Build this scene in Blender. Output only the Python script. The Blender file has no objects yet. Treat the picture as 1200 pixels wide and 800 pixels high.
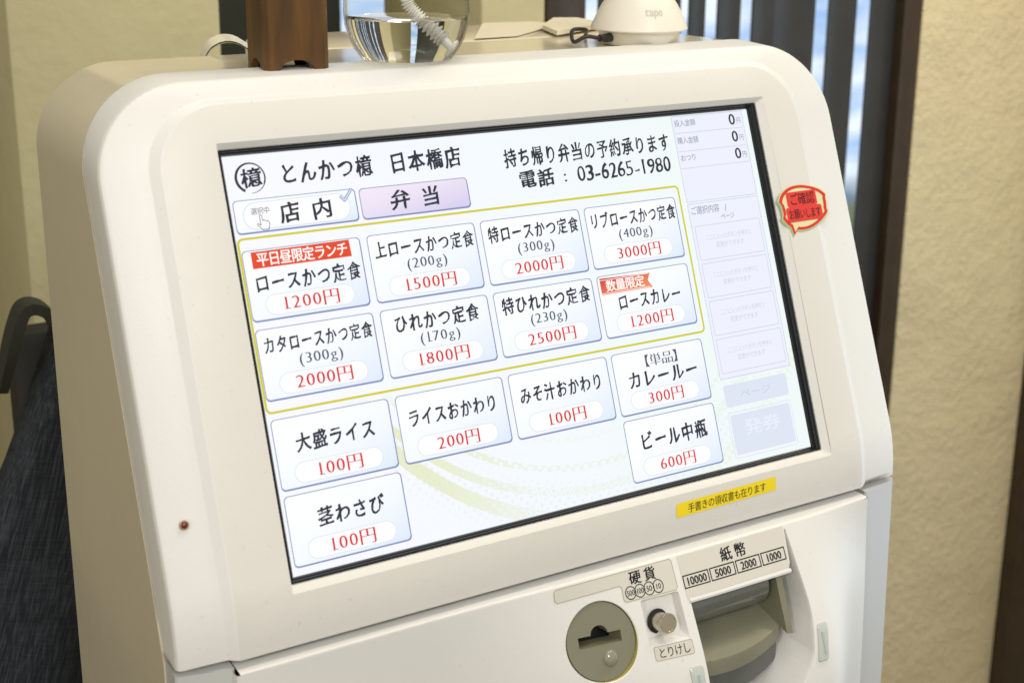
import bpy, bmesh, math, random
from mathutils import Vector, Matrix, noise
random.seed(4)
S = bpy.context.scene
COL = S.collection
R = math.radians

# ---------------------------------------------------------------- camera
cam_d = bpy.data.cameras.new('camera'); cam = bpy.data.objects.new('camera', cam_d); COL.objects.link(cam)
CP = Vector((-0.22314981, -0.66081832, 0.11764503))
M3 = Matrix(((0.86395255, 0.13075646, -0.48630108), (-0.50356502, 0.22984121, -0.83282369), (0.00287496, 0.96440436, 0.26441628)))
# columns of the camera matrix: right, up, back
right = Vector((M3[0][0], M3[1][0], M3[2][0])); up = Vector((M3[0][1], M3[1][1], M3[2][1])); back = Vector((M3[0][2], M3[1][2], M3[2][2]))
mw = Matrix.Identity(4)
for i in range(3):
    mw[i][0], mw[i][1], mw[i][2], mw[i][3] = right[i], up[i], back[i], CP[i]
cam.matrix_world = mw
cam_d.sensor_width = 36; cam_d.lens = 36 * 1611.755 / 1200
cam_d.shift_x = 0.0163; cam_d.shift_y = -0.0613
cam_d.clip_start = 0.02; cam_d.clip_end = 60
cam_d.dof.use_dof = True; cam_d.dof.focus_distance = 0.80; cam_d.dof.aperture_fstop = 11
S.camera = cam

# ---------------------------------------------------------------- world, lamps, exposure
w = bpy.data.worlds.new('World'); S.world = w; w.use_nodes = True
w.node_tree.nodes['Background'].inputs[0].default_value = (1.0, 0.925, 0.78, 1)
w.node_tree.nodes['Background'].inputs[1].default_value = 0.46
def area(name, loc, tgt, size, power, col, sy=None):
    d = bpy.data.lights.new(name, 'AREA'); d.energy = power; d.color = col; d.size = size
    if sy: d.shape = 'RECTANGLE'; d.size_y = sy
    o = bpy.data.objects.new(name, d); COL.objects.link(o); o.location = loc
    o.rotation_euler = (Vector(tgt) - Vector(loc)).to_track_quat('-Z', 'Y').to_euler()
    return o
area('ceiling_lamp', (0.25, -0.25, 1.35), (0.2, 0.0, 0), 0.55, 5.8, (1.0, 0.955, 0.89))
area('room_lamp', (-0.12, -2.3, 1.35), (0.18, 0, -0.1), 0.9, 28.5, (0.985, 0.99, 0.98))
area('key_lamp', (-3.6, -2.75, 1.95), (0.5, 0.3, -0.2), 0.34, 36.0, (1.0, 0.94, 0.80))
area('wall_lamp', (1.30, -0.10, 1.20), (1.3, 0.62, -0.1), 0.3, 11.0, (1.0, 0.87, 0.60))
area('window_daylight', (1.25, -0.25, -0.35), (0.3, 0.0, -0.35), 0.5, 2.6, (0.56, 0.78, 1.0), 0.9)
S.view_settings.view_transform = 'Standard'; S.view_settings.look = 'None'
S.view_settings.exposure = 0.04; S.view_settings.gamma = 1.0
S.cycles.max_bounces = 12; S.cycles.transparent_max_bounces = 24; S.cycles.transmission_bounces = 8

# ---------------------------------------------------------------- materials
def new_mat(name):
    m = bpy.data.materials.new(name); m.use_nodes = True
    nt = m.node_tree; return m, nt, nt.nodes['Principled BSDF']
def mat(name, col, rough=0.4, metal=0.0, bump=0.0, bscale=200, var=0.0, vscale=8, coat=0.0, spec=0.5, tint=None):
    m, nt, b = new_mat(name)
    b.inputs['Base Color'].default_value = (*col, 1); b.inputs['Roughness'].default_value = rough
    b.inputs['Metallic'].default_value = metal; b.inputs['Coat Weight'].default_value = coat
    b.inputs['Specular IOR Level'].default_value = spec
    tc = nt.nodes.new('ShaderNodeTexCoord')
    if bump:
        n = nt.nodes.new('ShaderNodeTexNoise'); n.inputs['Scale'].default_value = bscale; n.inputs['Detail'].default_value = 4
        bp = nt.nodes.new('ShaderNodeBump'); bp.inputs['Strength'].default_value = bump; bp.inputs['Distance'].default_value = 0.001
        nt.links.new(tc.outputs['Object'], n.inputs['Vector']); nt.links.new(n.outputs[0], bp.inputs['Height']); nt.links.new(bp.outputs[0], b.inputs['Normal'])
    if var:
        n = nt.nodes.new('ShaderNodeTexNoise'); n.inputs['Scale'].default_value = vscale; n.inputs['Detail'].default_value = 6; n.inputs['Roughness'].default_value = .65
        r = nt.nodes.new('ShaderNodeValToRGB'); t = tint or tuple(c * (1 - var) for c in col)
        r.color_ramp.elements[0].position = .35; r.color_ramp.elements[0].color = (*t, 1)
        r.color_ramp.elements[1].position = .65; r.color_ramp.elements[1].color = (*col, 1)
        nt.links.new(tc.outputs['Object'], n.inputs['Vector']); nt.links.new(n.outputs[0], r.inputs[0]); nt.links.new(r.outputs[0], b.inputs['Base Color'])
    return m
def emis(name, col, strength=1.0):
    # screen pixels: the panel itself gives off the light, its glass reflects a little
    m, nt, b = new_mat(name)
    b.inputs['Base Color'].default_value = (.015, .015, .018, 1); b.inputs['Roughness'].default_value = .22
    b.inputs['Specular IOR Level'].default_value = .35
    b.inputs['Emission Color'].default_value = (*col, 1); b.inputs['Emission Strength'].default_value = strength
    return m
def srgb(r, g, b):
    f = lambda v: (v / 255 / 12.92) if v / 255 <= .04045 else ((v / 255 + .055) / 1.055) ** 2.4
    return (f(r), f(g), f(b))
M_plate = mat('cream_plastic', (.735, .717, .675), .38, var=.045, vscale=3, bump=.06, bscale=700)
M_white = mat('white_plastic', (.79, .78, .757), .36, var=.05, vscale=3.5, bump=.06, bscale=700)
M_body = mat('painted_cabinet', (.76, .68, .51), .16, var=.05, vscale=5, bump=.5, bscale=9, coat=.2)
def grime(m, amt=.10):
    nt = m.node_tree; b = nt.nodes['Principled BSDF']; src = b.inputs['Base Color'].links[0].from_socket
    tc = nt.nodes.new('ShaderNodeTexCoord'); n = nt.nodes.new('ShaderNodeTexNoise'); n.inputs['Scale'].default_value = 330; n.inputs['Detail'].default_value = 2
    k = nt.nodes.new('ShaderNodeTexNoise'); k.inputs['Scale'].default_value = 14; k.inputs['Detail'].default_value = 5
    r = nt.nodes.new('ShaderNodeValToRGB'); r.color_ramp.elements[0].position = .69; r.color_ramp.elements[0].color = (0, 0, 0, 1); r.color_ramp.elements[1].position = .78; r.color_ramp.elements[1].color = (1, 1, 1, 1)
    q = nt.nodes.new('ShaderNodeMath'); q.operation = 'MULTIPLY'; mx = nt.nodes.new('ShaderNodeMix'); mx.data_type = 'RGBA'; mx.inputs['B'].default_value = (.36, .30, .20, 1)
    nt.links.new(tc.outputs['Object'], n.inputs['Vector']); nt.links.new(tc.outputs['Object'], k.inputs['Vector']); nt.links.new(n.outputs[0], r.inputs[0])
    nt.links.new(r.outputs[0], q.inputs[0]); q.inputs[1].default_value = .2; nt.links.new(q.outputs[0], mx.inputs['Factor']); nt.links.new(src, mx.inputs['A']); nt.links.new(mx.outputs['Result'], b.inputs['Base Color'])
    rr_ = nt.nodes.new('ShaderNodeMapRange'); rr_.inputs[3].default_value = .28; rr_.inputs[4].default_value = .50; nt.links.new(k.outputs[0], rr_.inputs[0]); nt.links.new(rr_.outputs[0], b.inputs['Roughness'])
grime(M_white); grime(M_plate)
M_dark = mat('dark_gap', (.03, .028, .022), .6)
M_bezel = mat('black_display_frame', (.008, .010, .011), .2, spec=.4)
M_olive = mat('olive_plastic', (.225, .22, .155), .38, var=.05, vscale=30, bump=.05, bscale=1200)
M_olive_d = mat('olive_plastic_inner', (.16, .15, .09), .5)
M_yel = mat('amber_rim', (.42, .34, .08), .35)
M_label = mat('label_film', (.665, .64, .575), .3, spec=.4)
M_ink = mat('black_ink', (.012, .012, .015), .6, spec=.2)
M_metal = mat('brushed_metal', (.62, .56, .44), .27, metal=1)
M_hole = mat('black_hole', (.012, .012, .012), .7)
M_lens = mat('frosted_lens', (.52, .56, .53), .18, coat=.5)
M_smoke = mat('smoked_plastic', (.12, .13, .115), .14, coat=.8)
M_grey = mat('grey_plastic', (.10, .108, .10), .35)
M_ysticker = mat('yellow_tape', (.90, .70, .012), .3)
M_red = mat('red_print', (.66, .04, .025), .45, spec=.3)
M_pinkred = mat('pink_red_print', (.72, .05, .04), .45, spec=.3)
M_clearp = mat('cream_sticker_paper', (.76, .70, .42), .35)
M_green = mat('green_print', (.30, .55, .22), .4)
M_led = mat('red_lamp_lens', (.16, .008, .006), .12, coat=1)

# ---------------------------------------------------------------- mesh helpers
def obj(name, mesh, parent=None, label=None, kind=None):
    o = bpy.data.objects.new(name, mesh); COL.objects.link(o)
    if parent: o.parent = parent
    if label: o['label'] = label
    if kind: o['kind'] = kind
    return o
def bm_obj(name, bm, mats, parent=None, label=None, smooth=35, kind=None):
    bmesh.ops.recalc_face_normals(bm, faces=bm.faces) if smooth is not None else None
    me = bpy.data.meshes.new(name); bm.to_mesh(me); bm.free()
    for m in (mats if isinstance(mats, (list, tuple)) else [mats]): me.materials.append(m)
    if smooth:
        for p in me.polygons: p.use_smooth = True
        me.set_sharp_from_angle(angle=R(smooth))
    return obj(name, me, parent, label, kind)
def empty(name, loc, label, cat, group=None):
    o = bpy.data.objects.new(name, None); COL.objects.link(o); o.location = loc; o.empty_display_size = .02
    o['label'] = label; o['category'] = cat
    if group: o['group'] = group
    return o
def tag(o, label, cat, group=None):
    o['label'] = label; o['category'] = cat
    if group: o['group'] = group
    return o
def box(bm, c, s, bevel=0.0, rot=None, seg=2):
    r = bmesh.ops.create_cube(bm, size=1); vs = r['verts']
    for v in vs: v.co = Vector((v.co.x * s[0], v.co.y * s[1], v.co.z * s[2]))
    if bevel:
        es = {e for v in vs for e in v.link_edges}
        rb = bmesh.ops.bevel(bm, geom=list(es), offset=bevel, segments=seg, affect='EDGES', profile=.5)
        vs = list({v for f in rb['faces'] for v in f.verts} | {v for v in vs if v.is_valid})
    m = Matrix.Translation(c) @ (rot.to_4x4() if rot else Matrix.Identity(4))
    for v in vs: v.co = m @ v.co
    return vs
def loft(bm, loops, close=True, cap0=False, cap1=False, mi=0):
    vl = [[bm.verts.new(p) for p in L] for L in loops]
    n = len(vl[0])
    for a, b in zip(vl, vl[1:]):
        for i in range(n if close else n - 1):
            j = (i + 1) % n
            f = bm.faces.new((a[i], a[j], b[j], b[i])); f.material_index = mi
    if cap0: bm.faces.new(vl[0]).material_index = mi
    if cap1: bm.faces.new(vl[-1][::-1]).material_index = mi
    return vl
def lathe(bm, prof, n=48, c=(0, 0, 0), cap=True, mi=0, mtx=None):
    loops = []
    for r, z in prof:
        L = [Vector((r * math.cos(2 * math.pi * i / n), r * math.sin(2 * math.pi * i / n), z)) for i in range(n)]
        loops.append([(mtx @ p if mtx else p) + Vector(c) for p in L])
    return loft(bm, loops, True, cap, cap, mi)
def tube(bm, pts, rad, n=12, mi=0, cap=True):
    pts = [Vector(p) for p in pts]; loops = []
    t0 = (pts[1] - pts[0]).normalized(); nrm = t0.orthogonal().normalized()
    for i, p in enumerate(pts):
        t = (pts[min(i + 1, len(pts) - 1)] - pts[max(i - 1, 0)]).normalized()
        nrm = (nrm - t * nrm.dot(t)).normalized(); b = t.cross(nrm)
        r = rad[i] if isinstance(rad, (list, tuple)) else rad
        loops.append([p + (nrm * math.cos(2 * math.pi * k / n) + b * math.sin(2 * math.pi * k / n)) * r for k in range(n)])
    return loft(bm, loops, True, cap, cap, mi)
def rrect(x0, y0, x1, y1, r, n=5):
    P = []
    for cx, cy, a0 in ((x1 - r, y1 - r, 0), (x0 + r, y1 - r, 90), (x0 + r, y0 + r, 180), (x1 - r, y0 + r, 270)):
        for i in range(n + 1):
            a = R(a0 + 90 * i / n); P.append((cx + r * math.cos(a), cy + r * math.sin(a)))
    return P
def circle(cx, cy, r, n=40, ry=None):
    return [(cx + r * math.cos(2 * math.pi * i / n), cy + (ry or r) * math.sin(2 * math.pi * i / n)) for i in range(n)]
def sheet(loops, xcuts, ycuts, fmap, flat=False):
    """flat polygon (first loop) with holes, cut along grid lines, mapped to 3D; returns bm"""
    bm = bmesh.new(); es = []
    for L in loops:
        vs = [bm.verts.new((x, y, 0)) for x, y in L]
        es += [bm.edges.new((vs[i], vs[(i + 1) % len(vs)])) for i in range(len(vs))]
    bmesh.ops.triangle_fill(bm, use_beauty=True, use_dissolve=False, edges=es)
    for x in xcuts: bmesh.ops.bisect_plane(bm, geom=bm.verts[:] + bm.edges[:] + bm.faces[:], plane_co=(x, 0, 0), plane_no=(1, 0, 0), dist=1e-6)
    for y in ycuts: bmesh.ops.bisect_plane(bm, geom=bm.verts[:] + bm.edges[:] + bm.faces[:], plane_co=(0, y, 0), plane_no=(0, 1, 0), dist=1e-6)
    keep = {v: (v.co.x, v.co.y) for v in bm.verts}
    for v in bm.verts: v.co = Vector(fmap(v.co.x, v.co.y))
    return (bm, keep) if flat else bm
def walls(bm, keep, inside, steps):
    """extrude the boundary edges whose flat midpoint passes inside() through the given position functions"""
    es = [e for e in bm.edges if e.is_boundary and e.verts[0] in keep and e.verts[1] in keep and inside(*[(keep[e.verts[0]][k] + keep[e.verts[1]][k]) / 2 for k in (0, 1)])]
    ch = {}
    for e in es:
        for v in e.verts:
            if v not in ch: ch[v] = [v] + [bm.verts.new(f_(*keep[v])) for f_ in steps]
    for e in es:
        a, b = ch[e.verts[0]], ch[e.verts[1]]
        for i in range(len(a) - 1): bm.faces.new((a[i], b[i], b[i + 1], a[i + 1]))
def densify(L, step):
    out = []
    for i in range(len(L)):
        a = Vector(L[i]); b = Vector(L[(i + 1) % len(L)]); n = max(1, int((b - a).length / step))
        for k in range(n): out.append(tuple(a.lerp(b, k / n)))
    return out
def frange(a, b, s):
    n = int(round((b - a) / s)); return [a + (b - a) * i / n for i in range(1, n)]

# ---------------------------------------------------------------- flat print: polygons and lettering in 2D, mapped onto a surface
_gl = {}
def glyph(ch):
    if ch in _gl: return _gl[ch]
    cu = bpy.data.curves.new('glyph', 'FONT'); cu.body = ch; cu.resolution_u = 3; cu.size = 1
    o = bpy.data.objects.new('glyph', cu); COL.objects.link(o)
    me = bpy.data.meshes.new_from_object(o.evaluated_get(bpy.context.evaluated_depsgraph_get()))
    bpy.data.objects.remove(o); bpy.data.curves.remove(cu)
    bm = bmesh.new(); bm.from_mesh(me); bpy.data.meshes.remove(me)
    bmesh.ops.remove_doubles(bm, verts=bm.verts, dist=1e-5)
    # cut long outline edges so that the strokes can swell and taper along their length
    bmesh.ops.subdivide_edges(bm, edges=[e for e in bm.edges if e.is_boundary and e.calc_length() > .16], cuts=2)
    bmesh.ops.triangulate(bm, faces=bm.faces)
    bm.verts.index_update()
    nr = [Vector((0, 0)) for _ in bm.verts]
    for e in bm.edges:
        if len(e.link_faces) == 1:
            a, b = e.verts; d = (b.co - a.co); n = Vector((d.y, -d.x))
            if n.length < 1e-9: continue
            n.normalize(); c = e.link_faces[0].calc_center_median(); m = (a.co + b.co) / 2
            if n.dot(Vector((m.x - c.x, m.y - c.y))) < 0: n = -n
            nr[a.index] += n; nr[b.index] += n
    V = [(v.co.x, v.co.y) for v in bm.verts]
    N = []
    for n in nr:
        if n.length > .2: n = n / max(.55, n.length / 2 * (n.length / 2)) / 2 if False else n.normalized() * min(1.5, 2 / max(n.length, 1.0))
        N.append((n.x, n.y))
    F = [[v.index for v in f.verts] for f in bm.faces]; bm.free()
    if V:
        xs = [v[0] for v in V]; bb = (min(xs), max(xs), min(v[1] for v in V), max(v[1] for v in V))
    else: bb = (0, .3, 0, 0)
    _gl[ch] = (V, N, F, bb); return _gl[ch]
WIDE = lambda c: ord(c) > 0x2e80
_h = glyph('国')[3]; EM = (_h[3] - _h[2]) / .92; EMY = (_h[3] + _h[2]) / 2
class Flat:
    def __init__(s, mats): s.V = []; s.F = []; s.MI = []; s.UV = []; s.mats = mats
    def poly(s, P, mi, lay, bbox=None):
        b = len(s.V); xs = [p[0] for p in P]; ys = [p[1] for p in P]
        x0, x1, y0, y1 = bbox or (min(xs), max(xs), min(ys), max(ys))
        for p in P: s.V.append((p[0], p[1], lay)); s.UV.append(((p[0] - x0) / max(1e-9, x1 - x0), (p[1] - y0) / max(1e-9, y1 - y0)))
        s.F.append(list(range(b, b + len(P)))); s.MI.append(mi)
    def ring(s, P, Q, mi, lay):
        b = len(s.V); n = len(P)
        for p in list(P) + list(Q): s.V.append((p[0], p[1], lay)); s.UV.append((0, 0))
        for i in range(n): j = (i + 1) % n; s.F.append([b + i, b + j, b + n + j, b + n + i]); s.MI.append(mi)
    def stroke(s, pts, wd, mi, lay):
        for a, b in zip(pts, pts[1:]):
            a = Vector(a); b = Vector(b); d = (b - a).normalized(); n = Vector((-d.y, d.x)) * wd / 2; d *= wd * .3
            s.poly([a - n - d, b - n + d, b + n + d, a + n - d], mi, lay)
    def text(s, t, x0, yc, wd, h, mi, lay, style='sans', slope=0.0):
        """t between x0 and x0+wd, centred on yc (y down), CJK cell height h"""
        adv = lambda c: 1.0 if WIDE(c) else {' ': .4, '-': .5, '1': .52, '/': .5, '(': .42, ')': .42, '[': .4, ']': .4, ':': .5, '|': .4}.get(c, .58)
        tot = sum(adv(c) for c in t); k = wd / tot; x = x0; sd = 0
        for ch in t:
            a = adv(ch) * k
            if ch != ' ':
                V, N, F, bb = glyph(ch)
                hh = h / EM
                if WIDE(ch): kx = k / EM; cxg = EM / 2 if ch not in 'ー' else EM / 2
                else: kx = min(a * .86 / max(1e-6, bb[1] - bb[0]), hh * 1.05); cxg = (bb[0] + bb[1]) / 2
                if ch == '1' and style == 'mincho': kx = hh * .9
                cy = EMY if (WIDE(ch) or ch in '()-:/[]') else (glyph('0')[3][2] + glyph('0')[3][3]) / 2
                b = len(s.V); sd += 1
                for (vx, vy), (nx, ny) in zip(V, N):
                    if style == 'mincho': vx += nx * (.013 if ch != '1' else .016); vy -= ny * (.017 if ch != '1' else .0)
                    elif style == 'bold': vx += nx * .02; vy += ny * .012
                    elif style == 'thin': pass
                    elif style == 'brush':
                        q = noise.noise(Vector((vx * 2.6 + sd * 7.3, vy * 2.6, sd * 3.1)))
                        dq = (nx * .5 + ny * .85)
                        g = .016 + .032 * q + .012 * abs(nx) - .003 * abs(ny) + .008 * dq
                        if not WIDE(ch): g -= .014
                        vx += nx * g; vy += ny * g
                        vx += .02 * noise.noise(Vector((vx * 1.4, vy * 1.4, sd * 1.7))); vy += .025 * noise.noise(Vector((vy * 1.4 + 9, vx * 1.4, sd * 2.7)))
                        vx = EM / 2 + (vx - EM / 2) * .87 if WIDE(ch) else vx; vy = EMY + (vy - EMY) * .95 if WIDE(ch) else vy
                        vy += (vx - cxg) * .10
                    X = (vx - cxg) * kx; Y = (vy - cy) * hh
                    s.V.append((x + a / 2 + X, yc - Y - slope * (x + a / 2 + X - x0), lay)); s.UV.append((0, 0))
                for f in F: s.F.append([b + i for i in f]); s.MI.append(mi)
                if style == 'mincho' and ch == '1':   # foot serif and flag
                    c = x + a / 2 + .045 * h; yb_ = yc + hh * (bb[3] - bb[2]) / 2
                    s.poly([(c - .17 * h, yb_ - .045 * h), (c + .19 * h, yb_ - .045 * h), (c + .19 * h, yb_), (c - .17 * h, yb_)], mi, lay + .5)
            x += a
    def build(s, name, fmap, parent, label=None):
        me = bpy.data.meshes.new(name); me.from_pydata([fmap(*v) for v in s.V], [], s.F)
        used = sorted(set(s.MI)); re = {m: i for i, m in enumerate(used)}
        for m in used: me.materials.append(s.mats[m])
        for p, m in zip(me.polygons, s.MI): p.material_index = re[m]
        uv = me.uv_layers.new(name='uv')
        for l in me.loops: uv.data[l.index].uv = s.UV[l.vertex_index]
        me.update(); return obj(name, me, parent, label)

# ================================================================ GEOMETRY OF THE MACHINE
TILT = R(21.058); CT, ST = math.cos(TILT), math.sin(TILT)
SB = .215; SE = .2535; RAD = (SE - SB) / TILT
def face(u, s, d=0.0):
    """point on the sloped front: u across, s down the slope, d depth behind the plateau; bends to vertical at the bottom"""
    if s <= SB: y, z, a = -s * ST, -s * CT, TILT
    else:
        a = TILT - (s - SB) / RAD
        y = -SB * ST - RAD * (math.cos(a) - CT); z = -SB * CT - RAD * (ST - math.sin(a))
    return (u, y + d * math.cos(a), z - d * math.sin(a))
machine = empty('ticket_machine', (0.176, 0.03, -1.2), 'cream white meal ticket vending machine with a sloped touch screen', 'ticket machine')
MI = Matrix.Translation((-0.176, -0.03, 1.2))
def put(o):   # shift mesh built in world space under the machine's empty
    o.data.transform(MI) if o.parent == machine else None
    return o

# ---- front housing: side strip, rim, step, plateau
N = 18
def loop_pts(xi, ti, r, d):
    x0, x1, st = -.0595 + xi, .4155 - xi * 1.133, -.0336 + ti
    P = [(x0, s) for s in (SE, .2505, .247, .243, .239, .235, .231, .227, .223, .219, SB, .15, .08, .04)]
    P += [(x0 + r - r * math.cos(R(90 * i / N)), st + r - r * math.sin(R(90 * i / N))) for i in range(N + 1)]
    P += [(.10, st), (.25, st)]
    P += [(x1 - r + r * math.sin(R(90 * i / N)), st + r - r * math.cos(R(90 * i / N))) for i in range(N + 1)]
    P += [(x1, s) for s in (.04, .08, .15, SB, .219, .223, .227, .231, .235, .239, .243, .247, .2505, SE)]
    return [face(u, s, d) for u, s in P], P
spec = [(.0, -.0115, .0495, .0300), (.0, -.0016, .05, .0080), (.0003, -.0008, .0497, .0066), (.0011, .0000, .0490, .0054), (.0028, .0014, .0478, .0046),
        (.0240, .0098, .037, .0034), (.0252, .0106, .0365, .0031), (.0288, .0130, .0355, .0004), (.0300, .0138, .035, 0.0)]
bm = bmesh.new()
loops = [loop_pts(*q)[0] for q in spec]
loft(bm, loops, close=False)
inner2d = loop_pts(*spec[-1])[1]
# plateau with the screen opening
op = [(0, 0), (.357, 0), (.357, .2274), (0, .2274)]
cuts = [.219, .223, .227, .231, .235, .239, .243, .247, .2505]
pl = sheet([inner2d, [(a, b) for a, b in rrect(0, 0, .357, .2274, .0012, 3)]], [], cuts, lambda u, s: face(u, s, 0))
for fc_ in pl.faces: fc_.material_index = 1
me = bpy.data.meshes.new('tmp'); pl.to_mesh(me); pl.free(); bm.from_mesh(me); bpy.data.meshes.remove(me)
# chamfer of the opening and bottom lip
A = [face(a, b, 0) for a, b in rrect(0, 0, .357, .2274, .0012, 3)]
A1 = [face(a, b, .0004) for a, b in rrect(.0004, .0004, .3564, .2268, .001, 3)]
B = [face(a, b, .0034) for a, b in rrect(.0011, .003, .3520, .2231, .001, 3)]
loft(bm, [A, A1, B], mi=1)
lo = [face(u, SE, d) for u in (-.0295, .3815) for d in (0, .02)]
# underside of the housing follows its lower edge
und = [[face(-.0295, SE, 0), face(.3815, SE, 0)], [(-.0295, -.0841 + .0006, -.2391), (.3815, -.0841 + .0006, -.2391)], [(-.0295, -.060, -.2391), (.3815, -.060, -.2391)]]
loft(bm, und, close=False)
for sx in (0, 1):
    us = (-.0595, -.0592, -.0567, -.0355, -.0343, -.0307, -.0295) if sx == 0 else (.4155, .4152, .4124, .3883, .3870, .3829, .3815)
    ds = (.030, .0066, .0046, .0034, .0031, .0004, 0)
    loft(bm, [[face(u, SE, d) for u, d in zip(us, ds)], [(u, -.052, -.2391) for u in us]], close=False)
bmesh.ops.remove_doubles(bm, verts=bm.verts, dist=2e-5)
housing = put(bm_obj('front_housing', bm, [M_white, M_plate], machine, smooth=28))

# ---- black display frame and the glass panel
bm = bmesh.new()
rr = lambda x0, y0, x1, y1, r, d: [face(a, b, d) for a, b in rrect(x0, y0, x1, y1, r, 3)]
loft(bm, [rr(.0009, .0028, .3522, .2233, .001, .0030), rr(.0012, .0032, .3518, .2229, .001, .0042), rr(.0020, .0040, .3508, .2220, .0008, .0044),
          rr(.0024, .0044, .3504, .2216, .0008, .0060), rr(.0034, .0050, .3495, .2212, .0006, .0060), rr(.0040, .0054, .3489, .2207, .0005, .0070),
          rr(.0043, .0056, .3486, .2205, .0004, .0086)])
put(bm_obj('display_frame', bm, M_bezel, machine, smooth=20))

X0, S0, K, DD = .0045, .0056, .3439 / 1280, .008
E_WHITE = 1.0
def screen_map(px, py, lay): return Vector(face(X0 + px * K, S0 + py * K, DD - lay * .00007)) + Vector((-.176, -.03, 1.2))
def grad_mat(name, c_top, c_bot, c_left=None, power=1.6):
    m = emis(name, c_top); nt = m.node_tree; b = nt.nodes['Principled BSDF']
    uv = nt.nodes.new('ShaderNodeUVMap'); uv.uv_map = 'uv'; sp = nt.nodes.new('ShaderNodeSeparateXYZ'); nt.links.new(uv.outputs[0], sp.inputs[0])
    mx = nt.nodes.new('ShaderNodeMath'); mx.operation = 'MULTIPLY_ADD'; mx.inputs[1].default_value = .45; nt.links.new(sp.outputs[0], mx.inputs[0]); 
    my = nt.nodes.new('ShaderNodeMath'); my.operation = 'MULTIPLY'; my.inputs[1].default_value = .55; nt.links.new(sp.outputs[1], my.inputs[0]); nt.links.new(my.outputs[0], mx.inputs[2])
    pw = nt.nodes.new('ShaderNodeMath'); pw.operation = 'POWER'; pw.inputs[1].default_value = power; nt.links.new(mx.outputs[0], pw.inputs[0])
    cm = nt.nodes.new('ShaderNodeMix'); cm.data_type = 'RGBA'; cm.inputs['A'].default_value = (*c_top, 1); cm.inputs['B'].default_value = (*c_bot, 1)
    nt.links.new(pw.outputs[0], cm.inputs['Factor']); nt.links.new(cm.outputs['Result'], b.inputs['Emission Color'])
    return m
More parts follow.
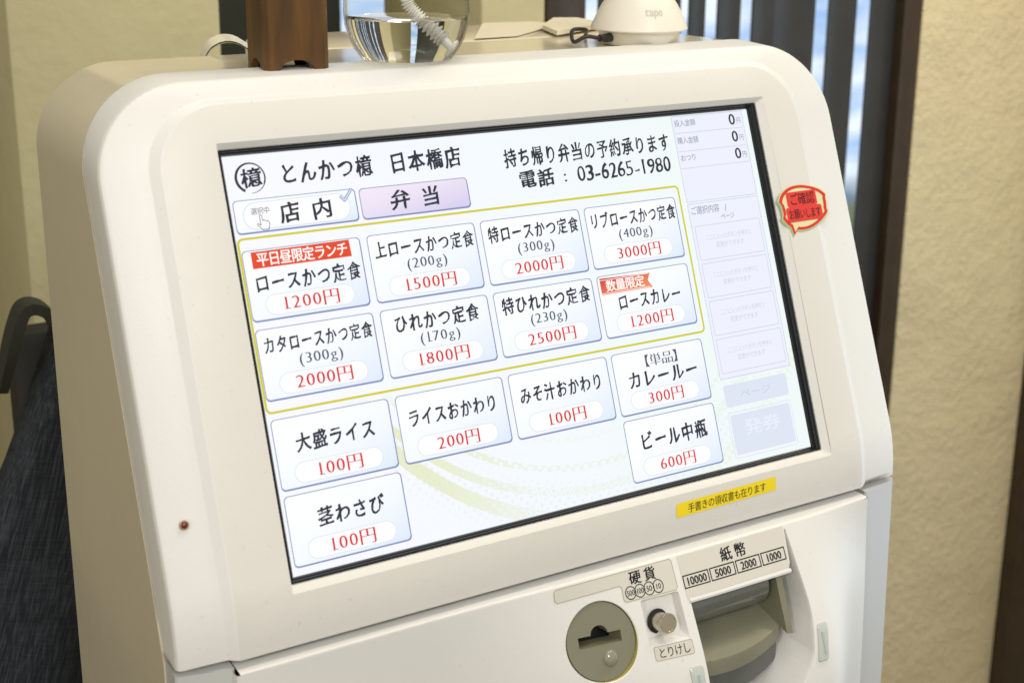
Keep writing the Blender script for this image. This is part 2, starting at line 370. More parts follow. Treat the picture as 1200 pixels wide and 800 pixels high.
# screen background: pale field with green-yellow swooshes broken into halftone dots
def screen_bg():
    m = emis('screen_background', srgb(240, 244, 248)); nt = m.node_tree; b = nt.nodes['Principled BSDF']; L = nt.links.new
    def node(t, op=None, *v):
        n = nt.nodes.new(t)
        if op: n.operation = op
        for i, x in enumerate(v):
            if x is None: continue
            if isinstance(x, (int, float)): n.inputs[i].default_value = x
            else: L(x, n.inputs[i])
        return n.outputs[0]
    ma = lambda op, *v: node('ShaderNodeMath', op, *v)
    uv = nt.nodes.new('ShaderNodeUVMap'); uv.uv_map = 'uv'; sp = nt.nodes.new('ShaderNodeSeparateXYZ'); L(uv.outputs[0], sp.inputs[0])
    x = ma('MULTIPLY', sp.outputs[0], 1280.0); y = ma('MULTIPLY', sp.outputs[1], 800.0)
    def dist(cx, cy, sy):
        dx = ma('SUBTRACT', x, cx); dy = ma('MULTIPLY', ma('SUBTRACT', y, cy), sy)
        return ma('SQRT', ma('ADD', ma('MULTIPLY', dx, dx), ma('MULTIPLY', dy, dy)))
    d = dist(700.0, 163.0, 1.0)
    def band(d, c, wdt):
        return ma('SUBTRACT', 1.0, ma('DIVIDE', ma('ABSOLUTE', ma('SUBTRACT', d, c)), wdt))
    def clamp(v): return ma('MINIMUM', 1.0, ma('MAXIMUM', 0.0, v))
    wob = ma('MULTIPLY', ma('SUBTRACT', x, 257.0), .075)
    b1 = clamp(ma('MULTIPLY', band(d, ma('ADD', 639.0, wob), 16.0), 6.0)); b2 = clamp(ma('MULTIPLY', band(d, ma('ADD', 607.0, ma('MULTIPLY', wob, .1)), 9.5), 5.0)); b3 = clamp(ma('MULTIPLY', band(d, 562.0, 8.0), 4.0))
    b4 = clamp(ma('MULTIPLY', band(d, 503.0, 6.0), 3.0))
    low = clamp(ma('DIVIDE', ma('SUBTRACT', y, 490.0), 60.0))
    bands = ma('MULTIPLY', low, ma('MAXIMUM', ma('MAXIMUM', b1, b2), ma('MAXIMUM', b3, ma('MULTIPLY', b4, .5))))
    # staggered dot grid, holes growing to the right
    g = 11.0
    gx = ma('DIVIDE', x, g); gy = ma('DIVIDE', y, g)
    u = ma('ADD', gx, gy); v = ma('SUBTRACT', gx, gy)
    fu = ma('SUBTRACT', ma('FRACT', ma('MULTIPLY', u, .5)), .5); fv = ma('SUBTRACT', ma('FRACT', ma('MULTIPLY', v, .5)), .5)
    rd = ma('SQRT', ma('ADD', ma('MULTIPLY', fu, fu), ma('MULTIPLY', fv, fv)))
    grow = clamp(ma('DIVIDE', ma('SUBTRACT', x, 300.0), 240.0))
    rad = ma('MULTIPLY', grow, .47)
    hole = clamp(ma('MULTIPLY', ma('SUBTRACT', rad, rd), 14.0))
    keep = ma('MULTIPLY', bands, ma('SUBTRACT', 1.0, hole))
    fade = ma('SUBTRACT', 1.0, ma('MULTIPLY', grow, .55))
    keep = ma('MULTIPLY', keep, fade)
    dotlayer = ma('MULTIPLY', clamp(ma('MULTIPLY', ma('SUBTRACT', .30, rd), 10.0)), ma('MULTIPLY', low, clamp(ma('MULTIPLY', band(d, 640.0, 70.0), 1.5))))
    # base
    t = clamp(ma('DIVIDE', ma('SUBTRACT', x, 150.0), 900.0))
    base = nt.nodes.new('ShaderNodeMix'); base.data_type = 'RGBA'; base.inputs['A'].default_value = (*srgb(238, 240, 248), 1); base.inputs['B'].default_value = (*srgb(232, 240, 240), 1); L(t, base.inputs['Factor'])
    c1 = nt.nodes.new('ShaderNodeMix'); c1.data_type = 'RGBA'; c1.inputs['B'].default_value = (*srgb(222, 226, 232), 1); L(base.outputs['Result'], c1.inputs['A']); L(ma('MULTIPLY', dotlayer, .5), c1.inputs['Factor'])
    c2 = nt.nodes.new('ShaderNodeMix'); c2.data_type = 'RGBA'; c2.inputs['B'].default_value = (*srgb(216, 222, 164), 1); L(c1.outputs['Result'], c2.inputs['A']); L(ma('MULTIPLY', keep, .68), c2.inputs['Factor'])
    L(c2.outputs['Result'], b.inputs['Emission Color']); b.inputs['Emission Strength'].default_value = 1.04
    return m
MB = [screen_bg(),                                                       # 0
      emis('screen_ink', srgb(30, 38, 52)),                              # 1
      emis('screen_red', srgb(214, 40, 32)),                             # 2
      emis('screen_yellow_line', srgb(208, 200, 22)),                    # 3
      emis('screen_button_edge', srgb(146, 158, 184)),                   # 4
      emis('screen_button_shadow', srgb(118, 133, 182)),                  # 5
      grad_mat('screen_button_fill', srgb(248, 250, 254), srgb(218, 230, 248), power=2.4),   # 6
      emis('screen_price_pill', srgb(250, 250, 253)),                    # 7
      emis('screen_pill_edge', srgb(214, 226, 226)),                     # 8
      grad_mat('screen_lilac_fill', srgb(238, 228, 244), srgb(208, 200, 232)),    # 9
      emis('screen_orange_flag', srgb(226, 66, 20)),                     # 10
      emis('screen_flag_white', srgb(255, 252, 248)),                    # 11
      emis('screen_panel_lilac', srgb(233, 236, 248)),                   # 12
      emis('screen_panel_line', srgb(196, 200, 222)),                    # 13
      emis('screen_panel_text', srgb(128, 134, 158)),                    # 14
      emis('screen_faint_text', srgb(200, 202, 220)),                    # 15
      emis('screen_grey_button', srgb(217, 225, 240)),                   # 16
      emis('screen_tick_blue', srgb(110, 130, 210)),                     # 17
      grad_mat('screen_ribbon', srgb(206, 52, 44), srgb(240, 150, 96), power=1.2),# 18
      emis('screen_soft_ink', srgb(70, 80, 100)),                        # 19
      ]
def bl(L, x, y): return [(a + x, b + y) for a, b in L]
f = Flat(MB)
f.poly([(0, 0), (1280, 0), (1280, 800), (0, 800)], 0, 0)
# title line
f.text('とんかつ檍', 106, 45, 200, 44, 1, 3, 'brush')
f.text('日本橋店', 340, 45, 168, 44, 1, 3, 'brush')
f.text('持ち帰り弁当の予約承ります', 606, 60, 436, 42, 1, 3, 'brush')
f.text('電話', 632, 108, 92, 40, 1, 3, 'brush'); f.text(':', 738, 108, 26, 36, 1, 3, 'brush')
f.text('03-6265-1980', 782, 108, 252, 46, 1, 3, 'brush')
# emblem: brushed ring round a character
P = []; Q = []
for i in range(61):
    a = R(118 + 335 * i / 60); t = i / 60; wd = 4.2 * (1 - t) ** .6 + .9 + .8 * math.sin(t * 9)
    if t > .8: wd *= .55
    P.append((49 + (31) * math.cos(a), 45 + 30 * math.sin(a))); Q.append((49 + (31 - wd) * math.cos(a), 45 + (30 - wd) * math.sin(a)))
for i in range(60): f.poly([P[i], P[i + 1], Q[i + 1], Q[i]], 1, 3)
f.text('檍', 27, 46, 46, 39, 1, 4, 'brush')
# yellow frame
def framed(x0, y0, x1, y1, r, wd, mi, lay): f.ring(rrect(x0, y0, x1, y1, r), rrect(x0 + wd, y0 + wd, x1 - wd, y1 - wd, max(.5, r - wd)), mi, lay)
framed(1, 158, 1043, 494, 12, 4.5, 3, 2)
# right-hand status panel
f.poly(rrect(1058, 2, 1264, 201, 3), 12, 1); framed(1058, 2, 1264, 201, 3, 1.6, 13, 2)
for yy in (41, 83, 122): f.poly([(1062, yy), (1260, yy), (1260, yy + 1.4), (1062, yy + 1.4)], 13, 2)
for t, yy in (('投入金額', 19), ('購入金額', 59), ('おつり', 99)):
    f.text(t, 1064, yy, 15 * len(t), 16, 14, 3); f.text('0', 1221, yy + 2, 20, 34, 1, 3, 'bold'); f.text('円', 1243, yy + 6, 13, 15, 14, 3)
f.poly(rrect(1058, 204, 1264, 606, 3), 12, 1); framed(1058, 204, 1264, 606, 3, 1.6, 13, 2)
f.text('ご選択内容', 1064, 221, 82, 19, 14, 3); f.text('/', 1158, 222, 14, 22, 14, 3); f.text('ページ', 1146, 242, 40, 15, 14, 3)
for yy in (256, 342, 428, 515):
    framed(1067, yy, 1256, yy + 79, 3, 1.4, 13, 2)
    f.text('ここに入ったボタンを押すと', 1093, yy + 29, 132, 13, 15, 3); f.text('変更ができます', 1118, yy + 48, 82, 13, 15, 3)
f.poly(rrect(1062, 620, 1246, 670, 5), 16, 1); f.text('ページ', 1105, 646, 90, 20, 15, 3)
framed(1060, 682, 1246, 786, 7, 2, 16, 1); f.poly(rrect(1066, 688, 1240, 778, 5), 16, 2); f.text('発券', 1098, 722, 106, 36, 12, 3)
screen = f.build('touch_screen', screen_map, machine, 'lit touch screen listing the set meals and prices')

def button(x0, y0, x1, y1, fill=6, edge=4, r=9):
    b = Flat(MB)
    b.poly(rrect(x0, y0, x1, y1 + 1, r), edge, 1)
    b.poly(rrect(x0 + 3, y0 + 4, x1 - .5, y1 + .5, r), 5, 2)
    b.poly(rrect(x0 + 1.8, y0 + 1.8, x1 - 2.6, y1 - 2.4, r - 1), fill, 3)
    return b
def sub(b, label): return b.build('menu_button', screen_map, screen, label)
COLX = [(6, 251), (265, 510), (523, 769), (781, 1027)]
ROWY = [(183, 319), (334, 470), (505, 640), (650, 784)]
def menu(c, r, name, nx, nw, ny, nh, price, note=None, extra=None, lab=''):
    x0, x1 = COLX[c]; y0, y1 = ROWY[r]; b = button(x0, y0, x1, y1); cx = (x0 + x1) / 2
    py = y1 - 28
    b.poly(rrect(cx - 92, py - 20, cx + 92, py + 20, 19.9, 8), 8, 4); b.poly(rrect(cx - 90.6, py - 18.6, cx + 90.6, py + 18.6, 18.5, 8), 7, 5)
    pw = 22 * (len(price)) + 32
    b.text(price + '円', cx - pw / 2, py, pw, 33, 2, 6, 'mincho')
    b.text(name, x0 + nx, y0 + ny, nw, nh * .93, 1, 6, 'brush')
    if note: b.text('(' + note + ')', cx - 46, y0 + 66, 94, 28, 19, 6, 'mincho')
    if extra: extra(b, x0, y0)
    sub(b, lab)
def flag1(b, x0, y0):
    b.poly([(x0 + 18, y0 + 4), (x0 + 221, y0 + 3), (x0 + 222, y0 + 36), (x0 + 18, y0 + 36)], 10, 6)
    b.text('平日昼限定ランチ', x0 + 27, y0 + 20, 188, 27, 11, 7, 'bold')
def flag2(b, x0, y0):
    b.poly([(x0 + 7, y0 + 5), (x0 + 140, y0 + 9), (x0 + 132, y0 + 24), (x0 + 142, y0 + 41), (x0 + 7, y0 + 41)], 18, 6)
    for yy in (9, 38): b.poly([(x0 + 7, y0 + yy), (x0 + 135, y0 + yy), (x0 + 135, y0 + yy + 1.2), (x0 + 7, y0 + yy + 1.2)], 11, 7)
    b.text('数量限定', x0 + 20, y0 + 24, 102, 25, 11, 7, 'bold')
menu(0, 0, 'ロースかつ定食', 14, 222, 66, 40, '1200', extra=flag1, lab='menu button with an orange lunch banner, 1200 yen')
menu(1, 0, '上ロースかつ定食', 10, 228, 33, 38, '1500', '200g', lab='menu button for the 200g cutlet set, 1500 yen')
menu(2, 0, '特ロースかつ定食', 12, 226, 33, 38, '2000', '300g', lab='menu button for the 300g cutlet set, 2000 yen')
menu(3, 0, 'リブロースかつ定食', 8, 232, 33, 38, '3000', '400g', lab='menu button for the 400g cutlet set, 3000 yen')
menu(0, 1, 'カタロースかつ定食', 10, 228, 33, 36, '2000', '300g', lab='menu button for the shoulder cutlet set, 2000 yen')
menu(1, 1, 'ひれかつ定食', 24, 196, 33, 40, '1800', '170g', lab='menu button for the 170g fillet set, 1800 yen')
menu(2, 1, '特ひれかつ定食', 14, 222, 33, 40, '2500', '230g', lab='menu button for the 230g fillet set, 2500 yen')
menu(3, 1, 'ロースカレー', 42, 172, 64, 40, '1200', extra=flag2, lab='menu button with a red ribbon, 1200 yen')
menu(0, 2, '大盛ライス', 40, 168, 52, 40, '100', lab='menu button for large rice, 100 yen')
menu(1, 2, 'ライスおかわり', 18, 206, 50, 40, '200', lab='menu button for a rice refill, 200 yen')
menu(2, 2, 'みそ汁おかわり', 18, 208, 50, 40, '100', lab='menu button for a soup refill, 100 yen')
def tan(b, x0, y0): b.text('【単品】', x0 + 64, y0 + 27, 128, 28, 19, 6, 'mincho')
menu(3, 2, 'カレールー', 30, 192, 64, 42, '300', extra=tan, lab='menu button for curry alone, 300 yen')
menu(0, 3, '茎わさび', 58, 142, 52, 40, '100', lab='menu button for stem wasabi, 100 yen')
menu(3, 3, 'ビール中瓶', 32, 184, 52, 44, '600', lab='menu button for a bottle of beer, 600 yen')
# order type buttons
b = button(5, 86, 259, 151, 6); b.poly(rrect(22, 92, 244, 146, 26, 8), 8, 4); b.poly(rrect(24, 94, 242, 144, 24, 8), 7, 5)
b.text('店', 92, 120, 46, 42, 1, 6, 'brush'); b.text('内', 158, 120, 48, 42, 1, 6, 'brush'); b.text('選択中', 38, 110, 38, 14, 19, 6)
hand = [(54, 119), (57, 118), (59, 121), (59, 129), (62, 128), (65, 130), (68, 130), (71, 132), (72, 137), (69, 147), (57, 147), (50, 139), (47, 135), (50, 134), (54, 138), (54, 119)]
b.stroke(hand, 1.3, 19, 6); b.stroke([(226, 100), (233, 108), (250, 88)], 6, 17, 7); b.stroke([(226, 100), (233, 108), (250, 88)], 3, 8, 8)
b.build('order_type_button', screen_map, screen, 'white eat-in button with a blue tick')
b = button(266, 88, 512, 151, 9); b.text('弁', 327, 120, 50, 42, 1, 6, 'brush'); b.text('当', 398, 120, 46, 42, 1, 6, 'brush')
b.build('order_type_button', screen_map, screen, 'lilac lunch-box button')

# ---- lamp on the left rim
bm = bmesh.new(); c = Vector(face(-.0466, .1825, .0027)); nrm = Vector((0, -CT, ST))
mt = nrm.to_track_quat('Z', 'Y').to_matrix().to_4x4()
lathe(bm, [(.0023, -.001), (.0023, .0003), (.0017, .0004), (.0016, -.0006)], 24, c, mtx=mt, cap=False)
rim = put(bm_obj('indicator_ring', bm, mat('brass_ring', (.35, .22, .10), .35), machine))
bm = bmesh.new(); lathe(bm, [(.0016, -.001), (.0015, .0001), (.0010, .0006), (.0003, .0008)], 20, c, mtx=mt)
put(bm_obj('indicator_lamp', bm, M_led, machine))

# ---- cabinet behind the housing
BY = .130
def body_loop(yv, x0=-.0602, x1=.4162, zt=.0292, r=.046, zb=-1.2, front=False):
    P = [(x0, zb), (x0, -.6), (x0, -.3), (x0, -.245), (x0, -.2), (x0, -.12), (x0, -.06)]
    P += [(x0 + r - r * math.cos(R(90 * i / N)), zt - r + r * math.sin(R(90 * i / N))) for i in range(N + 1)]
    P += [(x1 - r + r * math.sin(R(90 * i / N)), zt - r + r * math.cos(R(90 * i / N))) for i in range(N + 1)]
    P += [(x1, -.06), (x1, -.12), (x1, -.2), (x1, -.245), (x1, -.3), (x1, -.6), (x1, zb)]
    out = []
    for x, z in P:
        y = max(-.060, .0305 / CT + z * math.tan(TILT)) if front else yv
        out.append((x, y, z))
    return out
bm = bmesh.new()
F0 = body_loop(0, front=True); ctr = Vector((.176, 0, 0))
inn = [(x + (.004 if x < .176 else -.004), y + .0005, z - (.004 if z > -.05 else 0)) for x, y, z in F0]
bk = body_loop(BY); bk2 = [(x + (.002 if x < .176 else -.002), y + .002, z - (.002 if z > -.1 else 0)) for x, y, z in bk]
loft(bm, [inn, F0, bk, bk2], close=False)
bm.faces.new([bm.verts.new(p) for p in bk2])
put(bm_obj('cabinet', bm, M_body, machine, smooth=25))
# dark hollow just behind the front housing so the joint reads as a gap
bm = bmesh.new(); loft(bm, [[(x + (.0025 if x < .176 else -.0025), y - .006, z - (.0025 if z > -.05 else 0)) for x, y, z in F0], [(x + (.0025 if x < .176 else -.0025), y + .01, z - (.0025 if z > -.05 else 0)) for x, y, z in F0]], close=False)
put(bm_obj('joint_gasket', bm, M_dark, machine))
# seam line plate on the left side
# ---- lower cabinet front strips left and right of the door
M_trim = mat('side_trim_plastic', (.58, .585, .58), .35)
for pts in ([(-.0595, -.050), (-.0595, -.0755), (-.0585, -.0768), (-.0335, -.0835), (-.0320, -.0825), (-.0320, -.05)], [(.4170, -.050), (.4170, -.0765), (.4158, -.0780), (.3872, -.0840), (.3860, -.0830), (.3860, -.05)]):
    bm = bmesh.new(); rt = pts[0][0] > 0
    loft(bm, [[(x + (.035 * (-.2425 - z) if rt else 0), y, z) for x, y in pts] for z in (-.2425, -.2432, -.45, -1.2)], close=True, cap0=True)
    put(bm_obj('lower_side_trim', bm, M_trim, machine, smooth=25))
# dark inner box seen through the gap
bm = bmesh.new(); box(bm, (.176, -.03, -.50), (.44, .055, .53)); put(bm_obj('inner_chassis', bm, M_dark, machine, smooth=None))

bm = bmesh.new(); box(bm, (.176, -.071, -.2399), (.408, .017, .0022)); put(bm_obj('gap_shade_strip', bm, M_dark, machine, smooth=None))  # black strip added as the shadow line in the gap under the housing
# ---- control door: swollen surface with holes
ZT = -.2434
def smst(a, b, x):
    t = min(1, max(0, (x - a) / (b - a))); return t * t * (3 - 2 * t)
def Bx(x): return smst(.06, .25, x) * (1 - smst(.318, .394, x))
def qz(t):
    t = max(0, t)
    if t < .05: return .55 * t
    u = min(t, .115) - .05; return .0275 + .55 * (u - u * u / .13)
def dsurf(x, z, off=0): return (x + .035 * smst(.335, .383, x) * max(0, -.2428 - z), -.088 - Bx(x) * qz(-.2374 - z) + off, z)
disc_c, disc_r = (.1725, -.2780), .0218
bill = [(.2318, -.2682), (.3052, -.2676), (.3078, -.2634), (.3102, -.2462), (.3112, -.2460), (.3122, -.2560), (.3129, -.2672), (.3137, -.2765), (.3141, -.2853), (.3136, -.2933), (.3121, -.3013), (.3098, -.3122), (.3054, -.3199), (.2984, -.3285), (.2900, -.3380), (.2850, -.3480), (.2318, -.3480)]
bill_d = densify(bill, .006)
rec = rrect(.2000, -.2850, .2256, -.2612, .0012, 3)
outer = densify([(-.0310, ZT - .0009), (.3832, ZT - .0009), (.3832, -.62), (-.0310, -.62)], .02)
discL = circle(*disc_c, disc_r, 56)
bm, keep = sheet([outer, discL, bill_d, rec], frange(-.02, .3825, .0055), frange(-.40, -.248, .004) + [-.2450], lambda x, z: dsurf(x, z), flat=True)
# rounded top edge and sides
xs = [-.0310] + frange(-.031, .3832, .0055) + [.3832]
walls(bm, keep, lambda x, z: z > ZT - .0010, [lambda x, z: (x, dsurf(x, ZT)[1] + .0002, ZT - .0004), lambda x, z: (x, dsurf(x, ZT)[1] + .0008, ZT - .0001), lambda x, z: (x, dsurf(x, ZT)[1] + .0016, ZT), lambda x, z: (x, -.06, ZT)])
for x in (-.0310, .3832):
    zz = [ZT - .0009, -.26, -.3, -.35, -.4, -.5, -.62]; sg = .002 if x > 0 else -.002
    loft(bm, [[dsurf(x, z) for z in zz], [(x + sg * .7, dsurf(x, z)[1] + .0008, z) for z in zz], [(x + sg, -.084, z) for z in zz], [(x + sg, -.06, z) for z in zz]], close=False)
# walls of the openings
in_rec = lambda x, z: .199 < x < .2266 and -.286 < z < -.2602
in_bill = lambda x, z: .2310 < x < .3150 and -.3490 < z < -.2455
in_disc = lambda x, z: math.hypot(x - disc_c[0], z - disc_c[1]) < disc_r + .0006
walls(bm, keep, in_rec, [lambda x, z: dsurf(.2128 + (x - .2128) * .975, -.2731 + (z + .2731) * .975, .0007), lambda x, z: dsurf(.2128 + (x - .2128) * .93, -.2731 + (z + .2731) * .9, .0075)])
walls(bm, keep, in_bill, [lambda x, z: dsurf(.275 + (x - .275) * .994, -.30 + (z + .30) * .996, .0005), lambda x, z: dsurf(.275 + (x - .275) * .985, -.30 + (z + .30) * .992, .0022), lambda x, z: (.275 + (x - .275) * .93, -.050, z)])
walls(bm, keep, in_disc, [lambda x, z: dsurf(disc_c[0] + (x - disc_c[0]) * .975, disc_c[1] + (z - disc_c[1]) * .975, .0006)])
bm.faces.new([bm.verts.new(dsurf(.2128 + (x - .2128) * .93, -.2731 + (z + .2731) * .9, .0074)) for x, z in rec])
bmesh.ops.remove_doubles(bm, verts=bm.verts, dist=2e-5)
door = put(bm_obj('control_door', bm, M_white, machine, smooth=30))
def on_door(d=0.0):
    def fm(x, z, lay):
        p = dsurf(x, -z, -.00018 - lay * .00009 + d); return (p[0] - .176, p[1] - .03, p[2] + 1.2)
    return fm
# coin disc: amber wall, olive face tilted with the door, slot, blister
disc = bpy.data.objects.new('coin_slot', None); COL.objects.link(disc); disc.parent = machine; disc.empty_display_size = .01
def putm(o): o.data.transform(MI); return o
bm = bmesh.new()
loft(bm, [[dsurf(x, z, .0005) for x, z in circle(*disc_c, disc_r - .0005, 56)], [dsurf(x, z, .0075) for x, z in circle(*disc_c, disc_r - .0007, 56)]])
putm(bm_obj('slot_rim', bm, M_yel, disc))
slot = [(-.0130, -.0033), (.0130, -.0033), (.0130, .0026), (.0052, .0026)] + [(.0052 * math.cos(R(a)), .0026 + .0046 * math.sin(R(a))) for a in range(15, 180, 15)] + [(-.0052, .0026), (-.0130, .0026)]
slot3 = [(disc_c[0] + a - .0005, disc_c[1] + b + .0015) for a, b in slot]
base = dsurf(disc_c[0], disc_c[1])
slope_a = .345
def dface(x, z, off=0): return (x, base[1] + .0012 + (z - disc_c[1]) * slope_a - (x - disc_c[0]) * .14 + off, z)
bm = sheet([circle(*disc_c, disc_r - .0012, 56), slot3], [], [], lambda x, z: dface(x, z))
loft(bm, [[dface(x, z) for x, z in circle(*disc_c, disc_r - .0012, 56)], [dface(x, z, .0010) for x, z in circle(*disc_c, disc_r - .0009, 56)], [dface(x, z, .006) for x, z in circle(*disc_c, disc_r - .0008, 56)]])
putm(bm_obj('slot_plate', bm, M_olive, disc))
bm = bmesh.new(); loft(bm, [[dface(x, z, 0) for x, z in slot3], [dface(disc_c[0] + (x - disc_c[0]) * .96, z, .0035) for x, z in slot3], [dface(disc_c[0] + (x - disc_c[0]) * .85, z - .001, .010) for x, z in slot3]])
putm(bm_obj('coin_opening', bm, M_olive_d, disc))
bm = bmesh.new(); box(bm, Vector(dface(disc_c[0], disc_c[1] + .0015, .012)), (.036, .003, .022)); putm(bm_obj('slot_back', bm, M_hole, disc, smooth=None))
bm = bmesh.new(); cc = Vector(dface(disc_c[0] + .0042, disc_c[1] - .0095)); mt2 = Vector((0, -1, slope_a)).normalized().to_track_quat('Z', 'Y').to_matrix().to_4x4()
lathe(bm, [(.0048, -.0005), (.0046, .0003), (.0039, .0011), (.0028, .0017), (.0012, .0021), (.0003, .0022)], 28, cc, mtx=mt2)
putm(bm_obj('button_blister', bm, mat('milky_blister', (.26, .26, .19), .12, coat=.6), disc))
# cancel button and its tray
bm = bmesh.new(); kc = Vector(dsurf(.2118, -.2766, .0072)); kn = Vector((0, -.93, .30)).normalized(); mk = kn.to_track_quat('Z', 'Y').to_matrix().to_4x4()
lathe(bm, [(.0070, .0001), (.0070, .0004), (.0056, .0004)], 32, kc, mtx=mk); btn = putm(bm_obj('button_socket', bm, M_hole, machine, smooth=None))
bm = bmesh.new(); lathe(bm, [(.0053, -.002), (.0053, .0086), (.0056, .0088), (.0057, .0092), (.0057, .0106), (.0054, .0110), (.0046, .0110), (.0045, .0108), (.0030, .0108), (.0003, .0108)], 36, kc, mtx=mk)
putm(bm_obj('cancel_button', bm, M_metal, machine, 'round metal cancel button', smooth=40))
LM = [M_label, M_ink, mat('label_edge', (.45, .36, .22), .5), mat('label_window', (.62, .60, .54), .35)]
def grid_label(fl, P, step=.004):   # label film follows the swollen door
    xs = [p[0] for p in P]; ys = [p[1] for p in P]
    bm = sheet([densify(P, step)], frange(min(xs), max(xs), step * 2), frange(min(ys), max(ys), step), lambda x, y: (x, y, 0))
    bm.verts.index_update(); bo = len(fl.V)
    for v in bm.verts: fl.V.append((v.co.x, v.co.y, 0)); fl.UV.append((0, 0))
    for fc in bm.faces: fl.F.append([bo + v.index for v in fc.verts]); fl.MI.append(0)
    bm.free()
fl = Flat(LM)
cl = [(.1475, .2465), (.1490, .2452), (.2245, .2447), (.2256, .2458), (.2256, .2590), (.2243, .2603), (.1912, .2603), (.1900, .2590), (.1900, .2525), (.1886, .2515), (.1490, .2525), (.1475, .2512)]
grid_label(fl, cl)
for a, b_ in zip(densify(cl, .004), densify(cl, .004)[1:] + densify(cl, .004)[:1]): fl.stroke([a, b_], .00035, 2, 1)
fl.text('硬', .1957, .2492, .0076, .0068, 1, 2, 'bold'); fl.text('貨', .2056, .2492, .0076, .0068, 1, 2, 'bold')
for k, t in enumerate(('500', '100', '50', '10')):
    cx = .1950 + k * .0061; fl.ring(circle(cx, .2562, .0035, 28), circle(cx, .2562, .00302, 28), 1, 2); fl.text(t, cx - (.0025 if len(t) > 2 else .0019), .2562, .0050 if len(t) > 2 else .0038, .0038, 1, 3)
fl.build('coin_label', on_door(), machine, 'beige coin label with four ringed amounts')
fl = Flat(LM); tl = rrect(.2018, .2855, .2262, .2925, .0008, 3); grid_label(fl, tl); dl = densify(tl, .004)
for a, b_ in zip(dl, dl[1:] + dl[:1]): fl.stroke([a, b_], .0003, 2, 1)
fl.text('とりけし', .2037, .2890, .0205, .0056, 1, 2, 'thin'); fl.build('cancel_label', on_door(), machine, 'small beige cancel label in black kana')
fl = Flat(LM); wl = [(.2300, .2446), (.3096, .2444), (.3070, .2636), (.3066, .2655), (.2302, .2662)]; grid_label(fl, wl)
fl.text('紙', .2596, .2500, .0082, .0072, 1, 2, 'bold'); fl.text('幣', .2702, .2500, .0082, .0072, 1, 2, 'bold')
for k, t in enumerate(('10000', '5000', '2000', '1000')):
    x0 = .2303 + k * .01925; P = [(x0, .2545), (x0 + .0183, .2545), (x0 + .0181, .2612), (x0 - .0001, .2612)]
    Q = [(x0 + .0006, .2551), (x0 + .0177, .2551), (x0 + .0175, .2606), (x0 + .0005, .2606)]
    fl.ring(P, Q, 1, 2); wt = .0145 if k == 0 else .0118; fl.text(t, x0 + .0091 - wt / 2, .2579, wt, .0054, 1, 3, 'bold')
fl.build('banknote_label', on_door(), machine, 'beige banknote label with four boxed amounts')
bm = bmesh.new()
for x0, x1, z0, z1 in ((.2225, .2298, -.3260, -.2985),):
    pass
def lens(x0, x1, z0, z1, dx=0):
    bm = bmesh.new(); P = rrect(x0, z0, x1, z1, .0016, 4)
    sh = lambda L, k, off: [dsurf((x0 + x1) / 2 + (x - (x0 + x1) / 2) * k + dx * (z - z0) / (z1 - z0), (z0 + z1) / 2 + (z - (z0 + z1) / 2) * k, off) for x, z in L]
    loft(bm, [sh(P, 1, .001), sh(P, 1, -.0007), sh(P, .93, -.0012), sh(P, .5, -.0014)], cap1=True)
    for i in range(1): pass
    o = putm(bm_obj('slot_lamp', bm, M_lens, machine, 'frosted vertical lamp lens beside the banknote slot'))
    bm = bmesh.new(); Q = rrect((x0 + x1) / 2 - .0007 + dx / 2, z0 + .004, (x0 + x1) / 2 + .0007 + dx / 2, z1 - .004, .0005, 3)
    loft(bm, [[dsurf(x, z, -.0014) for x, z in Q], [dsurf(x, z, -.0019) for x, z in Q]], cap1=True); putm(bm_obj('lamp_bar', bm, mat('lens_bar', (.42, .50, .50), .25), machine))
lens(.3110, .3190, -.3180, -.2976, .004); lens(.2205, .2292, -.3240, -.2992)
# banknote inlet
inl = bpy.data.objects.new('banknote_inlet', None); COL.objects.link(inl); inl.parent = machine
bm = bmesh.new()   # visor lip
loft(bm, [[(x, dsurf(x, -.2660)[1] - .0006, -.2660) for x in (.2312, .25, .27, .29, .3068)], [(x, dsurf(x, -.2668)[1] - .0012, -.2672) for x in (.2312, .25, .27, .29, .3070)], [(x, dsurf(x, -.2680)[1] - .0006, -.2684) for x in (.2312, .25, .27, .29, .3068)], [(x, dsurf(x, -.2682)[1] + .006, -.2688) for x in (.2312, .25, .27, .29, .3060)]], close=False)
putm(bm_obj('inlet_visor', bm, M_white, inl))
bm = bmesh.new(); tube(bm, [(x, -.0875, -.2775) for x in (.2322, .25, .27, .2935)], .0138, 40); putm(bm_obj('roller_cover', bm, M_smoke, inl))
def arc_tray(zf, yb, yo, n=20, x0=.2335, x1=.3035):
    P = [(x0, yb), (x1, yb), (x1, yo + .010)]
    for i in range(1, n):
        t = i / n; x = x1 + (x0 - x1) * t; P.append((x, yo + .010 - .012 * math.sin(math.pi * (.0 + t * .72)) ** .8 if t < .999 else yo))
    P.append((x0, yo + .0))
    return P
TP = arc_tray(0, -.072, -.1130)
def ztop(y): return -.2955 + (y + .085) * .28
bm = bmesh.new()
lp = lambda k, dz: [(.268 + (x - .268) * k, -.095 + (y + .095) * k, ztop(y) + dz) for x, y in TP]
loft(bm, [lp(.95, 0), lp(.985, -.0002), lp(1.0, -.0014), lp(1.0, -.0095), lp(.97, -.0105)], cap0=True, cap1=True)
putm(bm_obj('note_tray', bm, M_olive, inl, smooth=30))
bm = bmesh.new()
